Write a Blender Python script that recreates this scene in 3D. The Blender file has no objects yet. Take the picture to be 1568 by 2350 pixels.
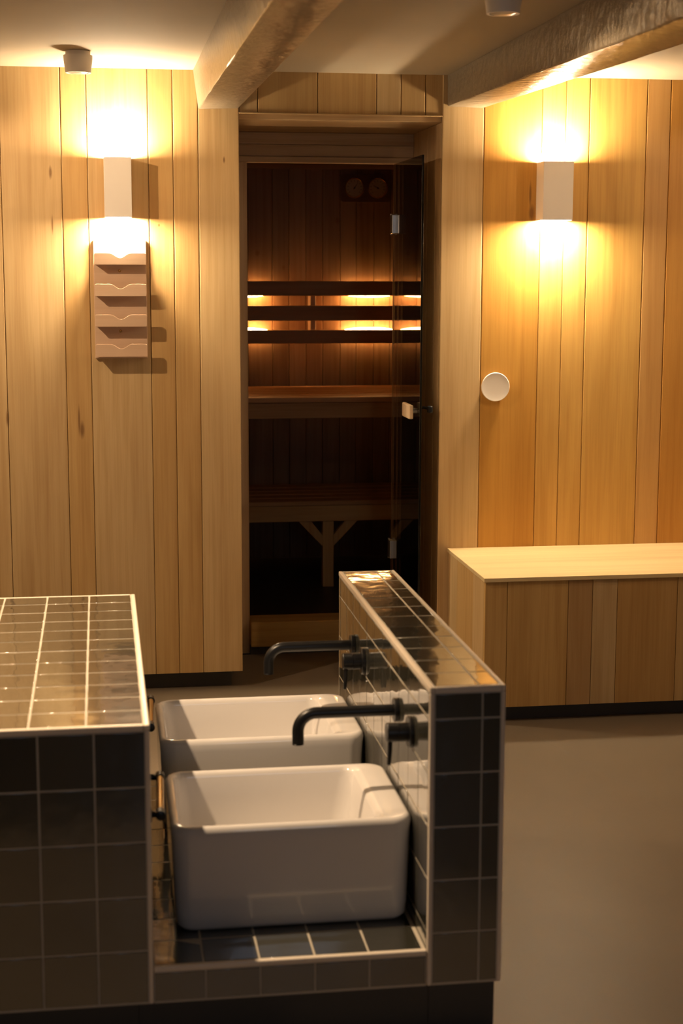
import bpy, bmesh, math, random
from mathutils import Vector, Matrix
random.seed(7)
S = bpy.context.scene
COL = S.collection

# ------------------------------------------------------------------ camera
FPX, PIT, ROLL, YAW = 3661.9, .1533, .0025, -.15
CAM = Vector((-.07924, -2.9938, 1.56077))
fwd = Vector((-math.sin(YAW)*math.cos(PIT), math.cos(YAW)*math.cos(PIT), -math.sin(PIT)))
r0 = Vector((math.cos(YAW), math.sin(YAW), 0)); u0 = r0.cross(fwd)
rt = math.cos(ROLL)*r0 + math.sin(ROLL)*u0
up = -math.sin(ROLL)*r0 + math.cos(ROLL)*u0
cd = bpy.data.cameras.new('camera'); co = bpy.data.objects.new('camera', cd); COL.objects.link(co)
m = Matrix((rt, up, -fwd)).transposed().to_4x4(); m.translation = CAM
co.matrix_world = m
cd.sensor_fit = 'VERTICAL'; cd.sensor_height = 36; cd.sensor_width = 24
cd.lens = FPX/2350*36
cd.clip_start = .05; cd.clip_end = 50
cd.dof.use_dof = True; cd.dof.focus_distance = 5.3; cd.dof.aperture_fstop = 4.0
S.camera = co

# ------------------------------------------------------------------ world, exposure, lights
w = bpy.data.worlds.new('world'); S.world = w; w.use_nodes = True
w.node_tree.nodes['Background'].inputs[0].default_value = (.9, .8, .7, 1)
w.node_tree.nodes['Background'].inputs[1].default_value = .05
S.view_settings.view_transform = 'Standard'; S.view_settings.look = 'None'
S.view_settings.gamma = 1; S.view_settings.use_curve_mapping = False
S.view_settings.exposure = 0.0
WARM = (1, .77, .50)
SCONCE_POWER = 800      # radiance of the diffusers
SAUNA_POWER = 60.0
def spot(name, loc, power, size, col=(1, .70, .42), blend=.5, rad=.02):
    l = bpy.data.lights.new(name, 'SPOT'); l.energy = power; l.color = col
    l.spot_size = math.radians(size); l.spot_blend = blend; l.shadow_soft_size = rad
    o = bpy.data.objects.new(name, l); COL.objects.link(o); o.location = loc
    return o
spot('spot_light', (-.62, .32, 2.165), 230, 86, blend=.3)
spot('spot_light', (-.93, 1.71, 2.165), 70, 176, blend=.12)
spot('spot_light', (.914, .95, 2.165), 8, 172, blend=.12)
spot('spot_light', (2.5, 1.4, 2.165), 24, 176, blend=.12)  # unseen spot added as fill for the right wall and bench front

# ------------------------------------------------------------------ helpers
def link(o, parent=None):
    COL.objects.link(o)
    if parent is not None: o.parent = parent
    return o
def mesh_obj(name, bm, mat, parent=None, smooth=False, loc=None):
    me = bpy.data.meshes.new(name); bm.normal_update(); bm.to_mesh(me); bm.free()
    if mat: me.materials.append(mat)
    if smooth:
        for p in me.polygons: p.use_smooth = True
    o = bpy.data.objects.new(name, me)
    if loc: o.location = loc
    return link(o, parent)
def empty(name, loc=(0, 0, 0)):
    o = bpy.data.objects.new(name, None); o.location = loc; o.empty_display_size = .05
    return link(o)
def tag(o, label=None, cat=None, group=None, kind=None):
    if label: o['label'] = label
    if cat: o['category'] = cat
    if group: o['group'] = group
    if kind: o['kind'] = kind
    return o
def struct(o): o['kind'] = 'structure'; return o
def add_box(bm, x0, x1, y0, y1, z0, z1, bev=0, seg=1, edges=None):
    vs = [bm.verts.new(p) for p in ((x0,y0,z0),(x1,y0,z0),(x1,y1,z0),(x0,y1,z0),(x0,y0,z1),(x1,y0,z1),(x1,y1,z1),(x0,y1,z1))]
    fs = [bm.faces.new([vs[i] for i in f]) for f in ((3,2,1,0),(4,5,6,7),(0,1,5,4),(1,2,6,5),(2,3,7,6),(3,0,4,7))]
    if bev:
        es = {e for f in fs for e in f.edges}
        if edges == 'z': es = [e for e in es if abs(e.verts[0].co.z-e.verts[1].co.z) > 1e-6]
        if edges == 'x': es = [e for e in es if abs(e.verts[0].co.x-e.verts[1].co.x) > 1e-6]
        if edges == 'y': es = [e for e in es if abs(e.verts[0].co.y-e.verts[1].co.y) > 1e-6]
        bmesh.ops.bevel(bm, geom=list(es), offset=bev, segments=seg, affect='EDGES', profile=.5)
def box(name, x0, x1, y0, y1, z0, z1, mat, parent=None, bev=0, seg=1, edges=None, color=None, off=(0,0,0)):
    bm = bmesh.new(); add_box(bm, x0-off[0], x1-off[0], y0-off[1], y1-off[1], z0-off[2], z1-off[2], bev, seg, edges)
    o = mesh_obj(name, bm, mat, parent)
    if color: o.color = color
    return o
def basis(d):
    d = Vector(d).normalized(); a = Vector((0,0,1)) if abs(d.z) < .9 else Vector((1,0,0))
    x = a.cross(d).normalized(); return x, d.cross(x)
def add_tube(bm, pts, rad, n=20, cap=True):
    pts = [Vector(p) for p in pts]; rings = []
    if not hasattr(rad, '__len__'): rad = [rad]*len(pts)
    x = None
    for i, p in enumerate(pts):
        d = (pts[min(i+1, len(pts)-1)]-pts[max(i-1, 0)]).normalized()
        if x is None: x, y = basis(d)
        else:
            x = (x-d*x.dot(d)).normalized(); y = d.cross(x)
        rings.append([bm.verts.new(p+(x*math.cos(t)+y*math.sin(t))*rad[i]) for t in [2*math.pi*k/n for k in range(n)]])
    for a, b in zip(rings, rings[1:]):
        for k in range(n): bm.faces.new((a[k], a[(k+1)%n], b[(k+1)%n], b[k]))
    if cap: bm.faces.new(rings[0][::-1]); bm.faces.new(rings[-1])
def add_lathe(bm, c, d, prof, n=40):
    """prof: list of (distance along d, radius)"""
    c = Vector(c); d = Vector(d).normalized(); x, y = basis(d); rings = []
    for h, r in prof:
        if r < 1e-6: rings.append([bm.verts.new(c+d*h)])
        else: rings.append([bm.verts.new(c+d*h+(x*math.cos(t)+y*math.sin(t))*r) for t in [2*math.pi*k/n for k in range(n)]])
    for a, b in zip(rings, rings[1:]):
        if len(a) == 1 and len(b) == 1: continue
        for k in range(n):
            if len(a) == 1: bm.faces.new((a[0], b[(k+1)%n], b[k]))
            elif len(b) == 1: bm.faces.new((a[k], a[(k+1)%n], b[0]))
            else: bm.faces.new((a[k], a[(k+1)%n], b[(k+1)%n], b[k]))
    if len(rings[0]) > 1: bm.faces.new(rings[0][::-1])
    if len(rings[-1]) > 1: bm.faces.new(rings[-1])
def autosmooth(o, ang=35):
    me = o.data
    for p in me.polygons: p.use_smooth = True
    bm = bmesh.new(); bm.from_mesh(me)
    for e in bm.edges:
        if len(e.link_faces) == 2 and e.calc_face_angle(0) > math.radians(ang): e.smooth = False
    bm.to_mesh(me); bm.free(); return o

# ------------------------------------------------------------------ materials
def new_mat(name):
    m = bpy.data.materials.new(name); m.use_nodes = True
    nt = m.node_tree; b = nt.nodes['Principled BSDF']; return m, nt, b
def N(nt, t, **kw):
    n = nt.nodes.new(t)
    for k, v in kw.items():
        if k.startswith('i_'):
            key = k[2:]; key = int(key) if key.isdigit() else key
            n.inputs[key].default_value = v
        else: setattr(n, k, v)
    return n
def ramp(nt, fac, stops):
    r = nt.nodes.new('ShaderNodeValToRGB'); e = r.color_ramp.elements
    e[0].position, e[0].color = stops[0][0], (*stops[0][1], 1); e[1].position, e[1].color = stops[-1][0], (*stops[-1][1], 1)
    for p, c in stops[1:-1]: k = e.new(p); k.color = (*c, 1)
    nt.links.new(fac, r.inputs[0]); return r
def mix(nt, a, b, fac, mode='MIX'):
    n = nt.nodes.new('ShaderNodeMix'); n.data_type = 'RGBA'; n.blend_type = mode
    for v, s in ((a, n.inputs[6]), (b, n.inputs[7]), (fac, n.inputs[0])):
        if hasattr(v, 'links') or isinstance(v, bpy.types.NodeSocket): nt.links.new(v, s)
        else: s.default_value = v if not isinstance(v, tuple) or len(v) == 4 else (*v, 1)
    return n.outputs[2]

def wood_mat(name, axis='Z', rough=.5, knots=(), contrast=1.0, base=(1,1,1)):
    m, nt, b = new_mat(name); L = nt.links
    geo = N(nt, 'ShaderNodeNewGeometry'); oi = N(nt, 'ShaderNodeObjectInfo')
    sx, sz = 62, 1.6
    sc = {'Z': (sx, sx, sz), 'X': (sz, sx, sx), 'Y': (sx, sz, sx)}[axis]
    off = N(nt, 'ShaderNodeVectorMath', operation='SCALE'); comb = N(nt, 'ShaderNodeCombineXYZ')
    L.new(oi.outputs['Random'], comb.inputs[0]); L.new(oi.outputs['Random'], comb.inputs[1]); L.new(oi.outputs['Random'], comb.inputs[2])
    L.new(comb.outputs[0], off.inputs[0]); off.inputs['Scale'].default_value = 37
    add = N(nt, 'ShaderNodeVectorMath', operation='ADD'); L.new(geo.outputs['Position'], add.inputs[0]); L.new(off.outputs[0], add.inputs[1])
    mp = N(nt, 'ShaderNodeMapping'); L.new(add.outputs[0], mp.inputs[0]); mp.inputs['Scale'].default_value = sc
    n1 = N(nt, 'ShaderNodeTexNoise', i_Scale=1.0, i_Detail=6, i_Roughness=.6, i_Distortion=.3); L.new(mp.outputs[0], n1.inputs['Vector'])
    mp2 = N(nt, 'ShaderNodeMapping'); L.new(add.outputs[0], mp2.inputs[0])
    mp2.inputs['Scale'].default_value = tuple(v*.13 if v == sx else v*.55 for v in sc)
    n2 = N(nt, 'ShaderNodeTexNoise', i_Scale=1.0, i_Detail=3, i_Distortion=.8); L.new(mp2.outputs[0], n2.inputs['Vector'])
    # fine fibre
    mp3 = N(nt, 'ShaderNodeMapping'); L.new(add.outputs[0], mp3.inputs[0])
    mp3.inputs['Scale'].default_value = tuple(v*6 if v == sx else v*4 for v in sc)
    n3 = N(nt, 'ShaderNodeTexNoise', i_Scale=1.0, i_Detail=2); L.new(mp3.outputs[0], n3.inputs['Vector'])
    k = contrast
    r1 = ramp(nt, n1.outputs[0], [(.3, (1-.14*k, 1-.19*k, 1-.26*k)), (.55, (1, 1, 1)), (.8, (1.0, 1.0, 1.0))])
    r2 = ramp(nt, n2.outputs[0], [(.3, (1-.16*k, 1-.21*k, 1-.27*k)), (.6, (1, 1, 1)), (.85, (1, .99, .97))])
    r3 = ramp(nt, n3.outputs[0], [(.3, (1-.06*k, 1-.07*k, 1-.08*k)), (.7, (1, 1, 1))])
    c = mix(nt, oi.outputs['Color'], r1.outputs[0], 1.0, 'MULTIPLY')
    c = mix(nt, c, r2.outputs[0], 1.0, 'MULTIPLY'); c = mix(nt, c, r3.outputs[0], 1.0, 'MULTIPLY')
    c = mix(nt, c, (*base, 1), 1.0, 'MULTIPLY')
    for (kx, kz, rx, rz) in knots:     # dark knots and sap streaks at their own places in the wood
        sub = N(nt, 'ShaderNodeVectorMath', operation='SUBTRACT'); L.new(geo.outputs['Position'], sub.inputs[0]); sub.inputs[1].default_value = (kx, 0, kz)
        mul = N(nt, 'ShaderNodeVectorMath', operation='MULTIPLY'); L.new(sub.outputs[0], mul.inputs[0]); mul.inputs[1].default_value = (1/rx, 0, 1/rz)
        ln = N(nt, 'ShaderNodeVectorMath', operation='LENGTH'); L.new(mul.outputs[0], ln.inputs[0])
        ad = N(nt, 'ShaderNodeMath', operation='MULTIPLY_ADD'); L.new(n1.outputs[0], ad.inputs[0]); ad.inputs[1].default_value = .9; L.new(ln.outputs['Value'], ad.inputs[2])
        mr = N(nt, 'ShaderNodeMapRange'); mr.inputs[1].default_value = .9; mr.inputs[2].default_value = 1.7; mr.inputs[3].default_value = .75; mr.inputs[4].default_value = 0
        L.new(ad.outputs[0], mr.inputs[0])
        c = mix(nt, c, (.17, .075, .025, 1), mr.outputs[0])
    L.new(c, b.inputs['Base Color']); b.inputs['Roughness'].default_value = rough
    b.inputs['Specular IOR Level'].default_value = .35
    bp = N(nt, 'ShaderNodeBump', i_Strength=.12, i_Distance=.0006); L.new(n1.outputs[0], bp.inputs['Height']); L.new(bp.outputs[0], b.inputs['Normal'])
    return m
def plain(name, col, rough=.5, metal=0, spec=.5, bump=0, bscale=200, var=0, vscale=3, coat=0):
    m, nt, b = new_mat(name); L = nt.links
    b.inputs['Base Color'].default_value = (*col, 1); b.inputs['Roughness'].default_value = rough
    b.inputs['Metallic'].default_value = metal; b.inputs['Specular IOR Level'].default_value = spec
    b.inputs['Coat Weight'].default_value = coat
    geo = N(nt, 'ShaderNodeNewGeometry')
    if bump:
        n = N(nt, 'ShaderNodeTexNoise', i_Scale=bscale, i_Detail=4); L.new(geo.outputs['Position'], n.inputs['Vector'])
        bp = N(nt, 'ShaderNodeBump', i_Strength=1.0, i_Distance=bump); L.new(n.outputs[0], bp.inputs['Height']); L.new(bp.outputs[0], b.inputs['Normal'])
    n2 = N(nt, 'ShaderNodeTexNoise', i_Scale=vscale, i_Detail=5); L.new(geo.outputs['Position'], n2.inputs['Vector'])
    v = max(var, .02)
    r = ramp(nt, n2.outputs[0], [(.3, tuple(c*(1-v) for c in col)), (.7, tuple(min(1, c*(1+v)) for c in col))])
    L.new(r.outputs[0], b.inputs['Base Color'])
    return m
LWALL_KNOTS = ((-.238, 1.88, .006, .022), (-.236, 1.70, .003, .03), (-.148, .975, .008, .03), (-.158, 1.01, .004, .05), (1.497, 1.752, .011, .03), (1.492, 1.82, .005, .045), (.137, 1.70, .004, .005), (.37, 1.93, .004, .011), (-.41, 1.02, .006, .03))
W_WALL = wood_mat('pale_plank_wood', 'Z', knots=LWALL_KNOTS)
W_V = wood_mat('pale_board_wood', 'Z')
W_X = wood_mat('bench_top_wood', 'X', rough=.42, contrast=.6)
W_SX = wood_mat('sauna_board_wood', 'X', contrast=1.1, rough=.55)
W_SZ = wood_mat('sauna_plank_wood', 'Z', contrast=1.2, rough=.5, knots=((1.10, 1.78, .012, .016), (.83, 1.55, .008, .012), (1.24, 1.42, .02, .012), (.70, 1.62, .012, .014)))
PAINT = plain('matt_ceiling_paint', (.42, .355, .255), rough=.8, bump=.0006, bscale=30, var=.02)
M_BEAM = plain('brushed_beam_paint', (.23, .19, .135), rough=.30, bump=.006, bscale=26, var=.06, vscale=12)
M_WALLW = plain('white_plaster', (.36, .32, .27), rough=.85, bump=.001, bscale=40)
M_FLOOR = plain('cast_resin_floor', (.168, .132, .094), rough=.42, bump=.0004, bscale=350, var=.07, vscale=2.2, spec=.4)
M_DARK = plain('charcoal_plinth', (.060, .057, .054), rough=.5, spec=.35)
M_GROUT = plain('sand_grout', (.50, .45, .37), rough=.9, bump=.0005, bscale=600)
M_TRIM = plain('ivory_edge_profile', (.78, .69, .58), rough=.3, spec=.5)
M_CERAMIC = plain('white_glazed_ceramic', (.68, .655, .64), rough=.12, spec=.5, var=.01, coat=.35)
M_BLACK = plain('matt_black_metal', (.007, .007, .008), rough=.34, metal=0, spec=.35)
M_BRASS = plain('brass_metal', (.55, .36, .14), rough=.22, metal=1)
M_WHITE = plain('white_lacquer', (.90, .84, .78), rough=.5)
M_BACK = plain('joint_shadow_batten', (.20, .12, .06), rough=.9)
M_STEEL = plain('brushed_steel', (.62, .60, .57), rough=.28, metal=1)
M_RACK = wood_mat('beech_rack_wood', 'X', contrast=.45, rough=.55)
def tile_mat():
    m, nt, b = new_mat('dark_glazed_tile'); L = nt.links
    geo = N(nt, 'ShaderNodeNewGeometry'); oi = N(nt, 'ShaderNodeObjectInfo')
    comb = N(nt, 'ShaderNodeCombineXYZ'); L.new(oi.outputs['Random'], comb.inputs[0]); L.new(oi.outputs['Random'], comb.inputs[1])
    sc = N(nt, 'ShaderNodeVectorMath', operation='SCALE'); L.new(comb.outputs[0], sc.inputs[0]); sc.inputs['Scale'].default_value = 23
    ad = N(nt, 'ShaderNodeVectorMath', operation='ADD'); L.new(geo.outputs['Position'], ad.inputs[0]); L.new(sc.outputs[0], ad.inputs[1])
    n = N(nt, 'ShaderNodeTexNoise', i_Scale=17, i_Detail=2.0, i_Roughness=.45); L.new(ad.outputs[0], n.inputs['Vector'])
    bp = N(nt, 'ShaderNodeBump', i_Strength=1.0, i_Distance=.0008); L.new(n.outputs[0], bp.inputs['Height']); L.new(bp.outputs[0], b.inputs['Normal'])
    r = ramp(nt, oi.outputs['Random'], [(0, (.037, .036, .028)), (.5, (.046, .045, .034)), (1, (.058, .056, .043))])
    L.new(r.outputs[0], b.inputs['Base Color']); b.inputs['Roughness'].default_value = .09; b.inputs['Specular IOR Level'].default_value = .9; b.inputs['Coat Weight'].default_value = 1; b.inputs['Coat IOR'].default_value = 1.6; b.inputs['Coat Roughness'].default_value = .03; L.new(bp.outputs[0], b.inputs['Coat Normal'])
    return m
M_TILE = tile_mat()
def emit(name, col, st):
    m, nt, b = new_mat(name); b.inputs['Base Color'].default_value = (*col, 1)
    b.inputs['Emission Color'].default_value = (*col, 1); b.inputs['Emission Strength'].default_value = st; return m
M_LAMP = emit('warm_lamp_diffuser', WARM, SCONCE_POWER)
M_SLAMP = emit('sauna_lamp_glow', (1, .52, .17), SAUNA_POWER)
def glass_mat():
    m, nt, b = new_mat('smoked_glass'); L = nt.links
    nt.nodes.remove(b); out = nt.nodes['Material Output']
    tr = N(nt, 'ShaderNodeBsdfTransparent'); tr.inputs[0].default_value = (.74, .69, .61, 1)
    gl = N(nt, 'ShaderNodeBsdfGlossy'); gl.inputs['Roughness'].default_value = .015; gl.inputs['Color'].default_value = (.9, .9, .9, 1)
    fr = N(nt, 'ShaderNodeFresnel', i_IOR=1.95); mx = N(nt, 'ShaderNodeMixShader')
    L.new(fr.outputs[0], mx.inputs[0]); L.new(tr.outputs[0], mx.inputs[1]); L.new(gl.outputs[0], mx.inputs[2]); L.new(mx.outputs[0], out.inputs['Surface'])
    return m
M_GLASS = glass_mat()
def tone(a, j=.05, tint=(1, 1, 1)):
    k = 1+random.uniform(-j, j)
    return (min(1, a[0]*k*tint[0]), min(1, a[1]*k*tint[1]), min(1, a[2]*k*tint[2]), 1)
PALE = (.645, .462, .235); MID = (.615, .405, .17); ORANGE = (.62, .33, .070); MIDR = (.65, .395, .115); PINK = (.62, .40, .24)

# ------------------------------------------------------------------ room shell
YW, ZC = 2.792, 2.238          # panelled wall plane, ceiling height
XL, XR, YB = -1.75, 3.0, -4.4
fl = struct(box('floor', XL-.1, XR+.1, YB-.1, 3.30, -.1, 0, M_FLOOR))
bm = bmesh.new(); v = [bm.verts.new(p) for p in ((1.30, 2.16, .0002), (1.304, 2.16, .0002), (1.66, .9, .0002), (1.656, .9, .0002))]; bm.faces.new(v)
cr = mesh_obj('floor_joint', bm, plain('floor_joint_filler', (.20, .17, .13), rough=.6), fl)
struct(box('ceiling', XL-.1, XR+.1, YB-.1, YW+.03, ZC, ZC+.1, PAINT))
struct(box('wall_left', XL-.1, XL, YB, YW+.03, 0, ZC, M_WALLW))
struct(box('wall_right', XR, XR+.1, YB, YW+.03, 0, ZC, M_WALLW))
# rear wall; added unseen window behind the camera, pane glows for cool fill
wr = empty('wall_rear', (0, YB, 0)); struct(wr)
for a in ((XL, .2, 0, ZC), (1.3, XR, 0, ZC), (.2, 1.3, 0, .9), (.2, 1.3, 2.0, ZC)):
    box('plaster', a[0], a[1], -.1, 0, a[2], a[3], M_WALLW, wr)
wn = empty('fill_window_1', (.75, YB-.05, 1.45)); struct(wn)
bm = bmesh.new()
for a in ((-.55, -.50, -.55, .55), (.50, .55, -.55, .55), (-.02, .02, -.5, .5), (-.5, .5, -.55, -.5), (-.5, .5, .5, .55)):
    add_box(bm, a[0], a[1], -.03, .03, a[2], a[3], .003)
mesh_obj('fill_window_frame', bm, M_WHITE, wn)
box('cool_fill_pane', -.5, .5, -.012, -.006, -.5, .5, emit('cool_fill_glow', (.72, .82, 1.0), 1.9), wn)

def plank_wall(parent, cuts, z0, z1, y, mat, tones, thick=.018, bev=.003):
    for i, (a, b_) in enumerate(zip(cuts, cuts[1:])):
        t = tones[i % len(tones)]
        o = box('plank', a+.0007, b_-.0007, y, y+thick, z0, z1, mat, parent, bev, 2, 'z')
        o.color = tone(t, .035)
# left panelled wall
wl = empty('wall_back_left', (0, 0, 0)); struct(wl)
cutsL = [-1.75, -1.55, -1.4, -1.18, -.98, -.86, -.64, -.50, -.408, -.1995, -.11, .103, .190, .279, .4245]
tonL = [PALE, MID, PALE, PALE, MID, PALE, PALE, PALE, PALE, MID, PALE, MID, MID, PALE]
plank_wall(wl, cutsL, .064, ZC, YW, W_WALL, tonL)
box('backing', XL, .4235, YW+.0185, YW+.06, .064, ZC, M_BACK, wl)
box('plinth', XL, .385, YW+.045, YW+.09, 0, .064, M_DARK, wl)
# planks over the niche
wm = empty('wall_back_header', (0, 0, 0)); struct(wm)
cutsM = [.4245, .4916, .7068, .9195, 1.0085, 1.0978, 1.1775]
plank_wall(wm, cutsM, 2.095, ZC, YW+.004, W_WALL, [PALE, MID, MID, PALE, MID, MID])
box('backing', .4245, 1.16, YW+.0225, YW+.10, 2.0965, ZC, M_BACK, wm)
# right panelled wall
wrr = empty('wall_back_right', (0, 0, 0)); struct(wrr)
cutsR = [1.160, 1.315, 1.5317, 1.6217, 1.711, 1.9285, 2.019, 2.23, 2.32, 2.41, 2.62, 2.71, 3.0]
tonR = [PALE, ORANGE, MIDR, MIDR, MIDR, (.61, .36, .13), (.58, .30, .07), ORANGE, MID, ORANGE, MID, ORANGE]
plank_wall(wrr, cutsR, .064, ZC, YW, W_WALL, tonR)
box('backing', 1.161, XR, YW+.0185, YW+.06, .064, ZC, M_BACK, wrr)
box('plinth', 1.20, XR, YW+.045, YW+.09, 0, .064, M_DARK, wrr)
# niche lining: jambs, soffit, frame boards, threshold
YN = 3.32
nj = empty('wall_niche', (0, 0, 0)); struct(nj)
NT = (.66, .47, .26)
for a, b_ in ((YW+.0195, 2.90), (2.90, 3.05), (3.05, 3.19), (3.19, YN+.02)):
    o = box('jamb_board', 1.160, 1.178, a+.0005, b_-.0005, 0, 2.072, W_WALL, nj, .002, 1, 'z'); o.color = tone(NT)
    o = box('jamb_board', .4055, .4235, a+.0005, b_-.0005, .064, 2.072, W_WALL, nj, .002, 1, 'z'); o.color = tone(NT)
o = box('soffit_board', .424, 1.160, YW+.012, YN+.02, 2.0725, 2.0945, W_SX, nj, .002); o.color = tone(NT)
o = box('soffit_lip', .424, 1.160, YW-.001, YW+.011, 2.0915, 2.0965, W_SX, nj, .001); o.color = tone(PALE)
# sauna front wall boards
sf = empty('wall_sauna_front', (0, 0, 0)); struct(sf)
FT = (.60, .43, .26)
for z0, z1, d in ((2.0265, 2.0715, .0), (1.980, 2.0255, .003), (1.957, 1.979, -.006)):
    o = box('head_board', .424, 1.160, YN+d, YN+.05, z0, z1, W_SX, sf, .0015); o.color = tone(FT)
o = box('side_board', .4235, .5, YN, YN+.05, .0, 1.9565, W_V, sf, .0015); o.color = tone(FT)
o = box('side_board', 1.088, 1.160, YN, YN+.05, .0, 1.9565, W_V, sf, .0015); o.color = tone(FT)
o = box('outer_panel', -.6, .423, YN+.02, YN+.06, 0, ZC, W_V, sf); o.color = tone(FT)
o = box('outer_panel', 1.1605, 2.2, YN+.02, YN+.06, 0, ZC, W_V, sf); o.color = tone(FT)
o = box('outer_panel', .4235, 1.16, YN+.0505, YN+.06, 2.03, ZC, W_V, sf); o.color = tone(FT)
th = box('door_sill', .501, 1.087, 3.28, YN+.10, .034, .136, W_SX, None, .004, 2); th.color = tone((.50, .32, .11)); th.name = 'trim_1'; struct(th)
tk = struct(box('trim_2', .501, 1.087, 3.30, YN+.09, 0, .0335, M_DARK))

# ------------------------------------------------------------------ sauna cabin
ZS = .085
YI = 4.97
struct(box('floor_sauna', -.1, 1.75, YN+.101, YI+.05, -.05, ZS, plain('dark_sauna_floor', (.035, .028, .024), rough=.45)))
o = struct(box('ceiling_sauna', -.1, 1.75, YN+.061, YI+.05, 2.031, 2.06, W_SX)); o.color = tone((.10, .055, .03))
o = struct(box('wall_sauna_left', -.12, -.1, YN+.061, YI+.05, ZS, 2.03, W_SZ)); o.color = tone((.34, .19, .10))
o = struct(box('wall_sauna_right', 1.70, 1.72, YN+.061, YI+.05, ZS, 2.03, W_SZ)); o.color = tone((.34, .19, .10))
ws = empty('wall_sauna_back', (0, 0, 0)); struct(ws)
xs = [-.1, .02, .14, .27, .39, .51, .6534, .7748, .8584, .9423, 1.0264, 1.1143, 1.1955, 1.2850, 1.3691, 1.46, 1.58, 1.70]
for i, (a, b_) in enumerate(zip(xs, xs[1:])):
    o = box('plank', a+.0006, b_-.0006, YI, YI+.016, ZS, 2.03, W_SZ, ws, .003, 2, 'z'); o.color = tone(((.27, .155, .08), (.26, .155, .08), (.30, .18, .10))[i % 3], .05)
box('backing', -.1, 1.70, YI+.0165, YI+.05, ZS, 2.03, M_BACK, ws)
# backrest with lamps behind
br = empty('slatted_headrest', (.9, 4.86, 1.18))
tag(br, 'dark wooden backrest of three long slats above the upper sauna bench, lit from behind', 'backrest')
for z0, z1 in ((1.4125, 1.4847), (1.2909, 1.3656), (1.1795, 1.246)):
    o = box('slat', -.05, 1.62, 4.845, 4.872, z0, z1, W_SX, br, .003, 2, off=(.9, 4.86, 1.18)); o.color = tone((.40, .26, .15))
for xx in (.28, .965, 1.50):
    o = box('bracket', xx-.014, xx+.014, 4.8725, 4.9695, 1.21, 1.45, W_V, br, .002, off=(.9, 4.86, 1.18)); o.color = tone((.45, .30, .2))
for xx in (.62, 1.255):
    for zz, up_ in ((1.4205, 1), (1.2385, -1)):
        t = empty('sauna_lamp', (xx, 4.928, zz))
        tag(t, 'warm glowing lamp strip behind the %s headrest slat, %s end' % ('top' if up_ > 0 else 'bottom', 'left' if xx < 1 else 'right'), 'lamp', 'lamps behind the headrest')
        bm = bmesh.new(); add_tube(bm, [(k*.0125, 0, 0) for k in range(-10, 11)], [.0165*math.sqrt(max(.02, 1-(k/10.5)**2)) for k in range(-10, 11)], 16); mesh_obj('lamp_diffuser', bm, M_SLAMP, t, True)
        box('lamp_holder', -.05, .05, .012, .0405, -.010, .010, M_WHITE, t, .003)
        z = up_*.022
        o = box('glow_shield', -.16, .16, -.055, .010, z-.003, z+.003, W_SX, t, .001); o.color = tone((.30, .18, .09))  # hidden plate added to keep lamp glow from spreading past the slats

# upper bench
ub = empty('upper_sauna_bench', (.8, 4.19, .87))
tag(ub, 'upper sauna bench with wooden slatted seat and deep front apron behind the glass door', 'bench')
OU = (.8, 4.19, .87)
ys = [4.19, 4.31, 4.43, 4.55, 4.67, 4.79, 4.91]
for a, b_ in zip(ys, ys[1:]):
    o = box('seat_slat', -.09, 1.69, a+.004, b_-.012, .944, .967, W_SX, ub, .003, 2, off=OU); o.color = tone((.60, .36, .20))
o = box('apron', -.09, 1.69, 4.20, 4.225, .8718, .9425, W_SX, ub, .002, off=OU); o.color = tone((.46, .29, .15))
for xx in (.0, .8, 1.6):
    o = box('bearer', xx-.02, xx+.02, 4.226, 4.965, .885, .943, W_V, ub, off=OU); o.color = tone((.4, .25, .13))
# lower bench
lb = empty('lower_sauna_bench', (.947, 4.19, ZS))
tag(lb, 'lower sauna bench on a wooden leg with Y shaped braces', 'bench')
OL = (.947, 4.19, ZS)
for a, b_ in zip(ys[:-1], ys[1:-1]):
    o = box('seat_slat', -.09, 1.69, a+.004, b_-.012, .470, .4903, W_SX, lb, .003, 2, off=OL); o.color = tone((.46, .29, .15))
o = box('apron', -.09, 1.69, 4.20, 4.225, .3949, .469, W_SX, lb, .002, off=OL); o.color = tone((.56, .38, .18))
for xx in (.947, .05):
    o = box('leg', xx-.0255, xx+.0255, 4.205, 4.255, ZS+.001, .394, W_V, lb, .002, off=OL); o.color = tone((.56, .38, .18))
    for s in (-1, 1):
        bm = bmesh.new()
        pf = [(s*.0258, .277), (s*.0258, .327), (s*.078, .3935), (s*.137, .3935)]
        a = [bm.verts.new((xx+p[0]-OL[0], 4.210-OL[1], p[1]-OL[2])) for p in pf]; b_ = [bm.verts.new((xx+p[0]-OL[0], 4.245-OL[1], p[1]-OL[2])) for p in pf]
        bm.faces.new(a if s > 0 else a[::-1]); bm.faces.new(b_[::-1] if s > 0 else b_)
        for k in range(4): bm.faces.new((a[k], b_[k], b_[(k+1)%4], a[(k+1)%4]))
        bmesh.ops.recalc_face_normals(bm, faces=bm.faces)
        o = mesh_obj('brace', bm, W_V, lb); o.color = tone((.56, .38, .18))
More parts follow.
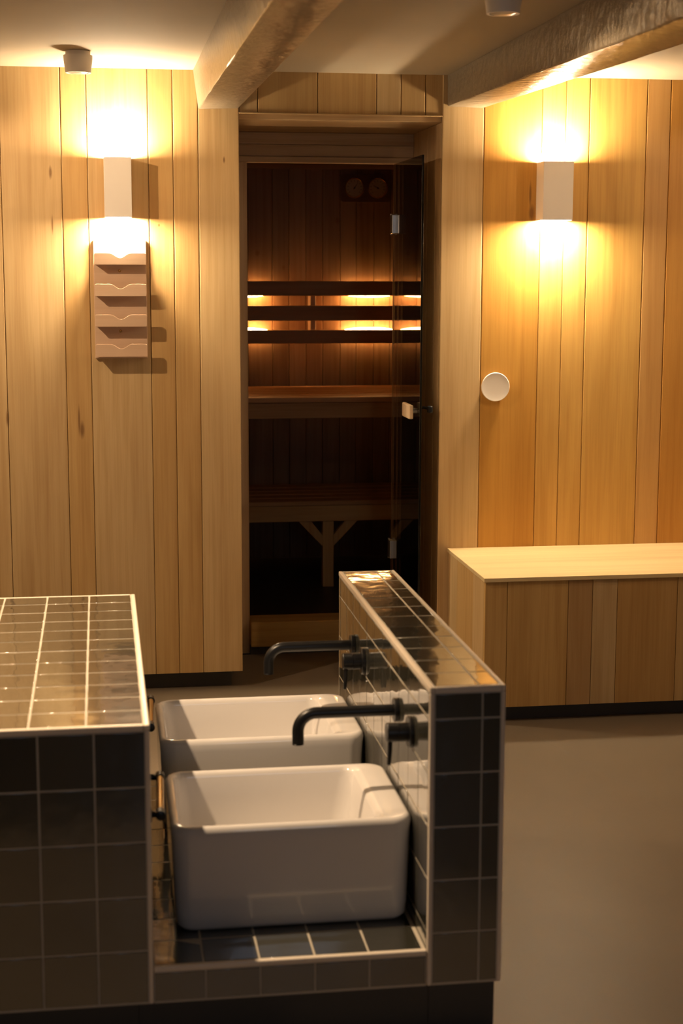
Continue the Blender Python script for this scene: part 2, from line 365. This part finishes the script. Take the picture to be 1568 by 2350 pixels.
# gauge pair
gp = empty('sauna_gauge', (1.240, YI, 1.94))
tag(gp, 'two round dials side by side on a dark board high on the sauna wall', 'gauge')
o = box('gauge_board', -.125, .125, -.016, -.0005, -.068, .068, W_SX, gp, .012, 3, 'y'); o.color = (.14, .07, .035, 1)
M_DIAL = plain('dial_face', (.5, .42, .3), rough=.5)
for i, xx in enumerate((-.0585, .0577)):
    bm = bmesh.new(); add_lathe(bm, (xx, -.0165, 0), (0, -1, 0), [(0, .049), (.010, .049), (.012, .046), (.009, .043)])
    f = autosmooth(mesh_obj('dial', bm, M_BRASS, gp)); f['label'] = 'thermometer dial' if i == 0 else 'hygrometer dial'
    bm = bmesh.new(); add_lathe(bm, (xx, -.0262, 0), (0, -1, 0), [(0, .0425), (.0006, .0425)]); mesh_obj('dial_face', bm, M_DIAL, f)
    bm = bmesh.new()
    for k in range(11):
        t = math.radians(-130+26*k); c, s = math.sin(t), math.cos(t)
        add_tube(bm, [(xx+c*.030, -.0275, s*.030), (xx+c*.038, -.0275, s*.038)], .0012, 6)
    t = math.radians(35 if i == 0 else -60); add_tube(bm, [(xx-math.sin(t)*.008, -.028, -math.cos(t)*.008), (xx+math.sin(t)*.028, -.028, math.cos(t)*.028)], [.0022, .0008], 8)
    add_lathe(bm, (xx, -.027, 0), (0, -1, 0), [(0, .004), (.002, .004)], 16)
    mesh_obj('scale_and_needle', bm, M_BLACK, f)
# open glass door leaf, hinged at the right and swung towards the room
XH = 1.0835
dl = empty('door_1', (XH, YN, .13)); struct(dl)
box('glass_leaf', -.004, .004, -.565, -.006, 0, 1.825, M_GLASS, dl, .0012)
for z in (1.555, .257):
    bm = bmesh.new(); add_box(bm, -.018, .013, -.052, -.0105, z, z+.073, .002, 2)
    h = mesh_obj('hinge', bm, M_STEEL, dl)
    bm = bmesh.new(); add_tube(bm, [(-.013, -.006, z-.004), (-.013, -.006, z+.077)], .0055, 14); mesh_obj('hinge_pin', bm, M_STEEL, h)
h = box('handle', -.040, -.0235, -.545, -.405, .870, .922, W_V, dl, .004, 2); h.color = (.70, .52, .34, 1); h['label'] = 'pale wooden inner grip'
for yy in (-.52, -.43):
    bm = bmesh.new(); add_tube(bm, [(-.0232, yy, .896), (-.0045, yy, .896)], .006, 12); mesh_obj('grip_screw', bm, M_STEEL, h)
bm = bmesh.new(); add_tube(bm, [(.0045, -.50, .905), (.022, -.505, .910), (.034, -.52, .908), (.040, -.54, .903)], .005, 12)
hb = mesh_obj('outer_pull', bm, M_BLACK, dl, True); hb['label'] = 'black outer pull'
bm = bmesh.new(); add_lathe(bm, (.040, -.54, .893), (0, 0, 1), [(0, .009), (.003, .011), (.022, .011), (.025, .009)], 20); mesh_obj('pull_knob', bm, M_BLACK, hb)

# ------------------------------------------------------------------ ceiling beams
def beam(name, sec_far, sec_near, yf, yn, amp, label, seed):
    rnd = random.Random(seed); n = 60; bm = bmesh.new(); rings = []
    # cross-section: top-left, bottom-left, bottom-right, top-right (x, z)
    for i in range(n+1):
        t = i/n; y = yf+(yn-yf)*t
        cs = [Vector((a[0]+(b_[0]-a[0])*t, a[1]+(b_[1]-a[1])*t)) for a, b_ in zip(sec_far, sec_near)]
        j = [rnd.uniform(-amp, amp)*(0 if i == 0 else 1) for _ in range(6)]
        bl, brr = cs[1], cs[2]; ch = .006
        pts = [cs[0], bl+Vector((-.0005, ch+j[0])), bl+Vector((ch*.3+j[1]*.5, ch*.25)), bl+Vector((ch+j[2], j[3]*.3)),
               (bl*.5+brr*.5)+Vector((0, j[4]*.3)), brr+Vector((-ch+j[5], 0)), brr+Vector((-ch*.25, ch*.3)), brr+Vector((0, ch+j[1])), cs[3]]
        rings.append([bm.verts.new((p[0], y, p[1])) for p in pts])
    for a, b_ in zip(rings, rings[1:]):
        for k in range(8): bm.faces.new((a[k], b_[k], b_[k+1], a[k+1]))
        bm.faces.new((a[8], b_[8], b_[0], a[0]))
    bm.faces.new(rings[0]); bm.faces.new(rings[-1][::-1])
    bmesh.ops.recalc_face_normals(bm, faces=bm.faces)
    o = mesh_obj(name, bm, M_BEAM); autosmooth(o, 40); return o
zt = ZC-.0008
b1 = beam('trim_3', [(.2637, zt), (.2806, 2.1045), (.4240, 2.109), (.4245, zt)], [(.2637, zt), (.285, 2.075), (.4237, 2.055), (.4237, zt)], YW-.001, YB, .0018, '', 3)
struct(b1)
b2 = beam('trim_4', [(1.1777, zt), (1.179, 2.1285), (1.3145, 2.125), (1.3145, zt)], [(1.1777, zt), (1.179, 2.01), (1.3145, 1.98), (1.3145, zt)], YW-.001, YB, .0028, '', 5)
struct(b2)

# ------------------------------------------------------------------ wall lamps
def sconce(x0, x1, z0, z1, label):
    cx, cz = (x0+x1)/2, (z0+z1)/2; W, H = (x1-x0)/2, (z1-z0)/2
    t = empty('wall_lamp', (cx, YW, cz)); tag(t, label, 'wall lamp', None)
    bm = bmesh.new(); D = .098
    # open-ended shade: front plate and two side cheeks, 3 mm thick
    add_box(bm, -W, W, -D, -D+.003, -H, H, .0012, 2)
    add_box(bm, -W, -W+.003, -D+.003, -.0008, -H, H); add_box(bm, W-.003, W, -D+.003, -.0008, -H, H)
    mesh_obj('shade', bm, M_WHITE, t)
    box('back_plate', -W+.0035, W-.0035, -.010, -.0008, -H+.012, H-.012, M_WHITE, t, .001)
    box('lamp_body', -W+.006, W-.006, -D+.008, -.0105, -H+.014, H-.014, M_WHITE, t, .001)
    for s in (-1, 1):
        z = s*(H-.0028)
        box('diffuser', -W+.008, W-.008, -D+.010, -.0095, z-.002, z+.002, M_LAMP, t, .0015)
    return t
sconce(-.0535, .0410, 1.7248, 1.9293, 'white box wall lamp shining up and down above the wooden leaflet rack')
sconce(1.5143, 1.6255, 1.7248, 1.9330, 'white box wall lamp shining up and down above the corner bench')

# ------------------------------------------------------------------ leaflet rack
rk = empty('leaflet_rack', (-.003, YW, 1.44))
tag(rk, 'pale wooden leaflet rack with four notched pockets hanging under the left wall lamp', 'rack')
RT = (.66, .47, .33, 1)
o = box('back_board', -.093, .093, -.0165, -.0005, -.2085, .2085, M_RACK, rk, .002, 2); o.color = RT
for zt_, zb in ((1.6025, 1.5609), (1.4945, 1.4516), (1.3879, 1.3447), (1.2842, 1.2388)):
    zb -= 1.44; z1 = zt_-1.44
    prof = [(-.0905, zb+.003), (-.0875, zb), (.0875, zb), (.0905, zb+.003), (.0905, z1-.006), (.0885, z1-.0015), (.084, z1)]
    for k in range(13):
        a = k/12; x = .036-.072*a
        prof.append((x, z1-.0165*(.5-.5*math.cos(2*math.pi*a))**.9))
    prof += [(-.084, z1), (-.0885, z1-.0015), (-.0905, z1-.006)]
    bm = bmesh.new()
    f1 = [bm.verts.new((x, -.0715, z)) for x, z in prof]; f2 = [bm.verts.new((x, -.0615, z)) for x, z in prof]
    bm.faces.new(f1); bm.faces.new(f2[::-1])
    for k in range(len(prof)): bm.faces.new((f1[k], f2[k], f2[(k+1) % len(prof)], f1[(k+1) % len(prof)]))
    bmesh.ops.recalc_face_normals(bm, faces=bm.faces)
    bmesh.ops.bevel(bm, geom=[e for e in bm.edges if abs(e.verts[0].co.y-e.verts[1].co.y) < 1e-5 and e.verts[0].co.y < -.07], offset=.0014, segments=2, affect='EDGES', profile=.5)
    fr = mesh_obj('pocket_front', bm, M_RACK, rk); fr.color = RT
    o = box('pocket_base', -.0875, .0875, -.0612, -.0168, zb+.0005, zb+.0105, M_RACK, fr, .001); o.color = RT
for z in (.100, -.112):
    bm = bmesh.new(); add_lathe(bm, (-.002, -.0166, z), (0, -1, 0), [(0, .0055), (.0012, .005), (.0018, .003), (.0006, .0012), (.0006, 0)], 20)
    mesh_obj('screw', bm, M_BRASS, rk)

# ------------------------------------------------------------------ air valve
bm = bmesh.new(); add_lathe(bm, (0, -.0005, 0), (0, -1, 0), [(0, .040), (.008, .040), (.008, .030), (.014, .030), (.014, .051), (.016, .0535), (.021, .0535), (.0232, .0515), (.0225, .046), (.0219, .03), (.0217, .012), (.0217, 0)], 64)
av = autosmooth(mesh_obj('air_valve', bm, M_WHITE, None, loc=(1.3685, YW, 1.117)), 30)
tag(av, 'round white dished air valve on the plank wall right of the sauna niche', 'vent')

# ------------------------------------------------------------------ corner bench
bn = empty('storage_bench', (2.0, 2.2, 0))
tag(bn, 'pale wooden storage bench along the wall with plank front and dark recessed plinth', 'bench')
OB = (2.0, 2.2, 0)
o = box('seat_board', 1.1975, 2.998, 2.199, YW-.0008, .496, .5105, W_X, bn, .0015, 2, off=OB); o.color = (.80, .63, .345, 1)
MIDB = (.64, .41, .155)
cb = [1.2025, 1.2815, 1.4965, 1.5832, 1.672, 1.8885, 1.975, 2.06, 2.27, 2.36, 2.45, 2.66, 2.75, 2.998]
tb = [MIDB, MIDB, (.54, .34, .15), PALE, (.56, .34, .125), MID, PALE, MID, MID, PALE, MID, PALE, MID]
for i, (a, b_) in enumerate(zip(cb, cb[1:])):
    o = box('front_plank', a+.0006, b_-.0006, 2.206, 2.222, .054, .4955, W_V, bn, .002, 2, 'z', off=OB); o.color = tone(tb[i], .02)
for i, (a, b_) in enumerate(((2.2225, 2.388), (2.388, 2.637), (2.637, YW-.001))):
    o = box('side_plank', 1.2025, 1.2185, a+.0005, b_-.0005, .054, .4955, W_V, bn, .002, 1, 'z', off=OB); o.color = tone((PALE, MID, PALE)[i], .03)
box('carcass', 1.219, 2.99, 2.2225, YW-.003, .06, .4955, M_BACK, bn, off=OB)
box('plinth', 1.235, 2.99, 2.245, YW-.003, 0.0005, .0595, M_DARK, bn, off=OB)

# ------------------------------------------------------------------ tiled wash block
TILE = {}
def tile_mesh(wd, ht):
    k = (round(wd, 4), round(ht, 4))
    if k not in TILE:
        bm = bmesh.new(); add_box(bm, -wd/2, wd/2, -ht/2, ht/2, -.006, 0)
        top = [e for e in bm.edges if all(v.co.z > -.001 for v in e.verts)]
        bmesh.ops.bevel(bm, geom=top, offset=.0007, segments=2, affect='EDGES', profile=.5)
        me = bpy.data.meshes.new('tile'); bm.normal_update(); bm.to_mesh(me); bm.free(); me.materials.append(M_TILE)
        for p in me.polygons: p.use_smooth = len(p.vertices) == 4 and p.area < wd*ht*.3
        TILE[k] = me
    return TILE[k]
JG = .0038
def tiles(parent, org, u, v, us, vs, skip=None):
    """grid of tiles on plane through org (world), directions u,v; us/vs = joint lines (m). parent unrotated"""
    u, v = Vector(u), Vector(v); n = u.cross(v); po = parent.location
    for a, b_ in zip(us, us[1:]):
        for c, d in zip(vs, vs[1:]):
            if b_-a < .008 or d-c < .008: continue
            if skip and skip((a+b_)/2, (c+d)/2): continue
            o = bpy.data.objects.new('tile', tile_mesh(b_-a-JG, d-c-JG)); link(o, parent)
            R_ = Matrix((u, v, n)).transposed()
            tilt = Matrix.Rotation(random.gauss(0, .0028), 3, 'X') @ Matrix.Rotation(random.gauss(0, .0028), 3, 'Y')
            M_ = (R_ @ tilt).to_4x4(); M_.translation = Vector(org)+u*(a+b_)/2+v*(c+d)/2+n*random.uniform(-.0002, .0003)-po
            o.matrix_local = M_
def trimbar(parent, p0, p1, wd=.0105):
    """square edge profile with rounded corners between two points (box corners)"""
    po = parent.location
    return box('edge_profile', p0[0]-po.x, p1[0]-po.x, p0[1]-po.y, p1[1]-po.y, p0[2]-po.z, p1[2]-po.z, M_TRIM, parent, .0028, 3)
ZB = .1155
rows = [ZB+.0035]+[ZB+.1115*k for k in range(1, 6)]
YL = [.0115, .1094, .2111, .3148, .4183, .519, .6289, .7306, .8355, .9386, 1.0459, 1.1492, 1.2395]
XLc = -1.0
# --- left counter
tc = empty('tiled_counter', (-.5, .6, 0))
tag(tc, 'dark glazed tiled counter with ivory edge profiles, left of the two washbasins', 'counter')
ZL = .6856
box('core', XLc+.002-tc.location.x, -.0012-tc.location.x, .0012-.6, 1.2488-.6, ZB, ZL-.0005, M_GROUT, tc)
bl = box('plinth', XLc+.03+.5, -.03+.5, .03-.6, 1.22-.6, .0005, ZB-.0005, M_DARK, tc)
xt = [-.0108, -.1208, -.2302, -.3410, -.4510, -.5610, -.6710, -.7810, -.8910, -.999]
xtop = sorted(xt)
tiles(tc, (0, 0, ZL), (1, 0, 0), (0, 1, 0), xtop, YL)
xf = sorted([-.0085, -.1065, -.213, -.3200, -.4265, -.533, -.6395, -.746, -.8525, -.959, -.999])
tiles(tc, (0, 0, 0), (1, 0, 0), (0, 0, 1), xf, rows)
tiles(tc, (0, 0, 0), (0, 1, 0), (0, 0, 1), [.009]+YL[1:], rows)
tiles(tc, (0, 1.25, 0), (-1, 0, 0), (0, 0, 1), [-x for x in xf[::-1]], rows)
trimbar(tc, (XLc, 0, ZL-.0115), (-.0112, .0105, ZL+.0006))
trimbar(tc, (-.0105, 0, ZL-.0115), (.0006, 1.2505, ZL+.0006))
trimbar(tc, (XLc, 1.2405, ZL-.0115), (-.0112, 1.2505, ZL+.0006))
trimbar(tc, (-.0085, -.0002, ZB), (.0004, .0085, ZL-.012))
# --- right partition
tp = empty('tiled_partition', (.63, .6, 0))
tag(tp, 'low dark glazed tiled partition wall carrying the two black taps, right of the washbasins', 'partition wall')
X0, X1, ZR, YE = .5510, .7045, .7382, 1.2245
box('core', X0+.0012-.63, X1-.0012-.63, .0012-.6, YE-.0012-.6, ZB, ZR-.0005, M_GROUT, tp)
box('plinth', X0+.01-.63, .6985-.63, .03-.6, YE-.03-.6, .0005, ZB-.0005, M_DARK, tp)
YP = [.0112, .1124, .2208, .3297, .4324, .5372, .6493, .7567, .8640, .9711, 1.0804, 1.1893, 1.2138]
tiles(tp, (0, 0, ZR), (1, 0, 0), (0, 1, 0), [X0+.010, .6525, X1-.010], YP)
rp = rows+[ZR-.0125]
tiles(tp, (0, 0, 0), (1, 0, 0), (0, 0, 1), [X0+.0095, .6577, X1-.0085], rp)
tiles(tp, (X0, 0, 0), (0, -1, 0), (0, 0, 1), [-y for y in YP[::-1]], rp)
tiles(tp, (X1, 0, 0), (0, 1, 0), (0, 0, 1), YP, rp)
tiles(tp, (0, YE, 0), (-1, 0, 0), (0, 0, 1), [-(X1-.0085), -.6577, -(X0+.0095)], rp)
trimbar(tp, (X0+.0105, -.0003, ZR-.0120), (X1-.0085, .0102, ZR+.0006))
trimbar(tp, (X0-.0003, -.0003, ZR-.0120), (X0+.0100, YE, ZR+.0006))
trimbar(tp, (X1-.0080, -.0003, ZR-.0120), (X1+.0003, YE, ZR+.0006))
trimbar(tp, (X0-.0003, -.0003, ZB), (X0+.0090, .0095, ZR-.0125))
trimbar(tp, (X1-.0080, -.0003, ZB), (X1+.0003, .0075, ZR-.0125))
# --- tiled ledge under the basins
tl = empty('tiled_ledge', (.275, .6, 0))
tag(tl, 'low dark tiled ledge with ivory front edge that both washbasins stand on', 'ledge')
ZE = .1915
box('core', .0012-.275, .5497-.275, .0012-.6, 1.2195-.6, ZB, ZE-.0005, M_GROUT, tl)
box('plinth', -.029-.275, .5600-.275, .031-.6, 1.18-.6, .0005, ZB-.0006, M_DARK, tl)
tiles(tl, (0, 0, ZE), (1, 0, 0), (0, 1, 0), [.0015, .1001, .2114, .3230, .4330, .5435], [.0115, .1247, .2345, .344, .454, .564, .674, .784, .894, 1.004, 1.114, 1.2185])
tiles(tl, (0, 0, 0), (1, 0, 0), (0, 0, 1), [.0015, .1035, .2125, .3225, .4330, .5495], [ZB+.0035, ZE-.0112])
trimbar(tl, (.0012, -.0002, ZE-.0108), (.5495, .0108, ZE+.0006))

# ------------------------------------------------------------------ washbasins
def rrect(cx0, cx1, cy0, cy1, r, z, n=8):
    pts = []
    for (x, y, a0) in ((cx1-r, cy0+r, -90), (cx1-r, cy1-r, 0), (cx0+r, cy1-r, 90), (cx0+r, cy0+r, 180)):
        for k in range(n+1):
            a = math.radians(a0+90*k/n); pts.append((x+r*math.cos(a), y+r*math.sin(a), z))
    return pts
def make_basin():
    root = empty('washbasin', (.2975, .3355, ZE))
    X, Y, H = .2525, .1935, .2305
    R = []
    def ring(il, ir, iy, r, z, iyb=None): R.append(rrect(-X+il, X-ir, -Y+iy, Y-(iy if iyb is None else iyb), r, z))
    ring(.030, .030, .028, .020, .0012); ring(.018, .018, .016, .028, .004); ring(.010, .010, .008, .034, .014); ring(.007, .007, .006, .038, .04)
    ring(.0015, .0015, .0015, .042, H-.030); ring(0, 0, 0, .044, H-.014); ring(.002, .002, .002, .043, H-.006); ring(.006, .006, .006, .040, H-.0015); ring(.011, .011, .011, .036, H)
    ring(.017, .055, .016, .032, H-.0015); ring(.0205, .070, .020, .031, H-.006); ring(.0225, .074, .022, .031, H-.014)
    ring(.026, .082, .025, .034, H-.06); ring(.031, .094, .030, .040, .085); ring(.038, .104, .038, .044, .060); ring(.055, .120, .055, .050, .046); ring(.10, .165, .09, .05, .040); ring(.17, .23, .15, .03, .037)
    bm = bmesh.new(); rr = [[bm.verts.new(p) for p in q] for q in R]; n = len(R[0])
    for a, b_ in zip(rr, rr[1:]):
        for k in range(n): bm.faces.new((a[k], a[(k+1)%n], b_[(k+1)%n], b_[k]))
    bm.faces.new(rr[0][::-1]); bm.faces.new(rr[-1])
    bmesh.ops.recalc_face_normals(bm, faces=bm.faces)
    mesh_obj('bowl', bm, M_CERAMIC, root, True)
    bm = bmesh.new(); add_lathe(bm, (-.03, 0, .0372), (0, 0, 1), [(0, .030), (.003, .030), (.0045, .026), (.0035, .020), (.006, .018), (.0075, 0)], 32)
    autosmooth(mesh_obj('drain', bm, M_STEEL, root))
    bm = bmesh.new(); add_box(bm, X-.0885, X-.0795, -.022, .022, .150, .1555, .002, 2); mesh_obj('overflow_slot', bm, M_STEEL, root)
    return root
def clone(root, loc, label):
    r = root.copy(); link(r); r.location = loc; r['label'] = label
    for ch in root.children:
        c = ch.copy(); link(c, r); c.matrix_parent_inverse = ch.matrix_parent_inverse
        for g in ch.children:
            d = g.copy(); link(d, c)
    return r
wb = make_basin(); tag(wb, 'white rectangular ceramic washbasin nearest the tiled front edge', 'washbasin', 'washbasins on the tiled ledge')
DY = .612
clone(wb, (.2975, .3355+DY, ZE), 'white rectangular ceramic washbasin behind the front one, nearer the sauna door')

# ------------------------------------------------------------------ taps
def make_tap():
    root = empty('wall_tap', (X0, .34, .599))
    bm = bmesh.new(); pts = [(-.010, 0, 0), (-.10, 0, 0), (-.175, 0, 0)]; rb = .040
    cx, cz = -.221+rb-.0, -rb
    for k in range(1, 13):
        a = math.radians(90+90*k/12); pts.append((-.221+rb+rb*math.cos(a), 0, -rb+rb*math.sin(a)))
    pts += [(-.221, 0, -.055), (-.221, 0, -.066)]
    add_tube(bm, pts, .0128, 28); autosmooth(mesh_obj('spout', bm, M_BLACK, root), 50)
    bm = bmesh.new(); add_lathe(bm, (-.221, 0, -.0662), (0, 0, -1), [(0, .0118), (.001, .0128), (.003, .0128), (.0035, .009)], 28); autosmooth(mesh_obj('aerator', bm, M_BLACK, root))
    bm = bmesh.new(); add_lathe(bm, (-.0008, 0, 0), (-1, 0, 0), [(0, .0265), (.008, .0265), (.0095, .025), (.0095, .0128)], 40); autosmooth(mesh_obj('spout_rosette', bm, M_BLACK, root))
    hy, hz = -.158, -.003
    bm = bmesh.new(); add_lathe(bm, (-.0008, hy, hz), (-1, 0, 0), [(0, .0335), (.007, .0335), (.0085, .032), (.0085, .021)], 48); autosmooth(mesh_obj('valve_rosette', bm, M_BLACK, root))
    bm = bmesh.new(); add_lathe(bm, (-.0095, hy, hz), (-1, 0, 0), [(0, .0205), (.020, .0205), (.0205, .0195), (.0215, .0195), (.022, .0205), (.043, .0205), (.045, .0190)], 40)
    vb = autosmooth(mesh_obj('valve_body', bm, M_BLACK, root))
    bm = bmesh.new(); add_tube(bm, [(-.046, hy, hz-.0195), (-.0465, hy, hz-.04), (-.0485, hy, hz-.069), (-.0485, hy, hz-.0705)], [.0052, .0048, .0045, .003], 14)
    autosmooth(mesh_obj('lever', bm, M_BLACK, vb), 50)
    return root
tt = make_tap(); tag(tt, 'matt black wall tap with bent spout over the front washbasin', 'tap', 'wall taps on the tiled partition')
clone(tt, (X0, .34+DY, .599), 'matt black wall tap with bent spout over the rear washbasin')

# ------------------------------------------------------------------ towel rails on the counter side
def make_rail():
    root = empty('towel_rail', (.001, .323, .436))
    bm = bmesh.new(); add_tube(bm, [(.0245, -.115, 0), (.0325, .115, 0)], .0085, 24, False); autosmooth(mesh_obj('rail_tube', bm, M_BRASS, root), 50)
    for s in (-1, 1):
        y = s*.122; xx = .0285+s*.0042
        bm = bmesh.new(); add_lathe(bm, (xx, y-.0135, 0), (0, 1, 0), [(0, .009), (.001, .0105), (.026, .0105), (.027, .009)], 24)
        e = autosmooth(mesh_obj('end_collar', bm, M_BLACK, root))
        bm = bmesh.new(); add_tube(bm, [(xx-.009, y, 0), (.006, y, 0)], .007, 16); mesh_obj('post', bm, M_BLACK, e, True)
        bm = bmesh.new(); add_lathe(bm, (.0006, y, 0), (1, 0, 0), [(0, .017), (.005, .017), (.006, .0155), (.006, .007)], 28); autosmooth(mesh_obj('wall_rosette', bm, M_BLACK, e))
    return root
tr = make_rail(); tag(tr, 'short brass towel rail with black ends on the counter side by the front washbasin', 'towel rail', 'towel rails beside the washbasins')
clone(tr, (.001, .323+DY+.03, .436), 'short brass towel rail with black ends on the counter side by the rear washbasin')

# ------------------------------------------------------------------ ceiling spots
def make_ceiling_spot():
    root = empty('ceiling_spot', (-.130, 2.3585, ZC))
    bm = bmesh.new(); add_lathe(bm, (0, 0, -.0008), (0, 0, -1), [(0, .040), (.012, .040), (.0125, .0465), (.020, .0468), (.062, .0415), (.067, .0405), (.067, .034), (.060, .033)], 48)
    autosmooth(mesh_obj('housing', bm, M_WHITE, root))
    bm = bmesh.new(); add_lathe(bm, (0, 0, -.0612), (0, 0, -1), [(0, .0325), (.004, .0325), (.009, .022), (.010, 0)], 32)
    autosmooth(mesh_obj('lens', bm, plain('frosted_lens', (.75, .68, .58), rough=.25), root))
    return root
cs = make_ceiling_spot(); tag(cs, 'small white cylindrical ceiling spot above and left of the left wall lamp', 'ceiling spot', 'ceiling spots')
clone(cs, (.914, .95, ZC), 'small white cylindrical ceiling spot between the two beams at the top edge of the photo')
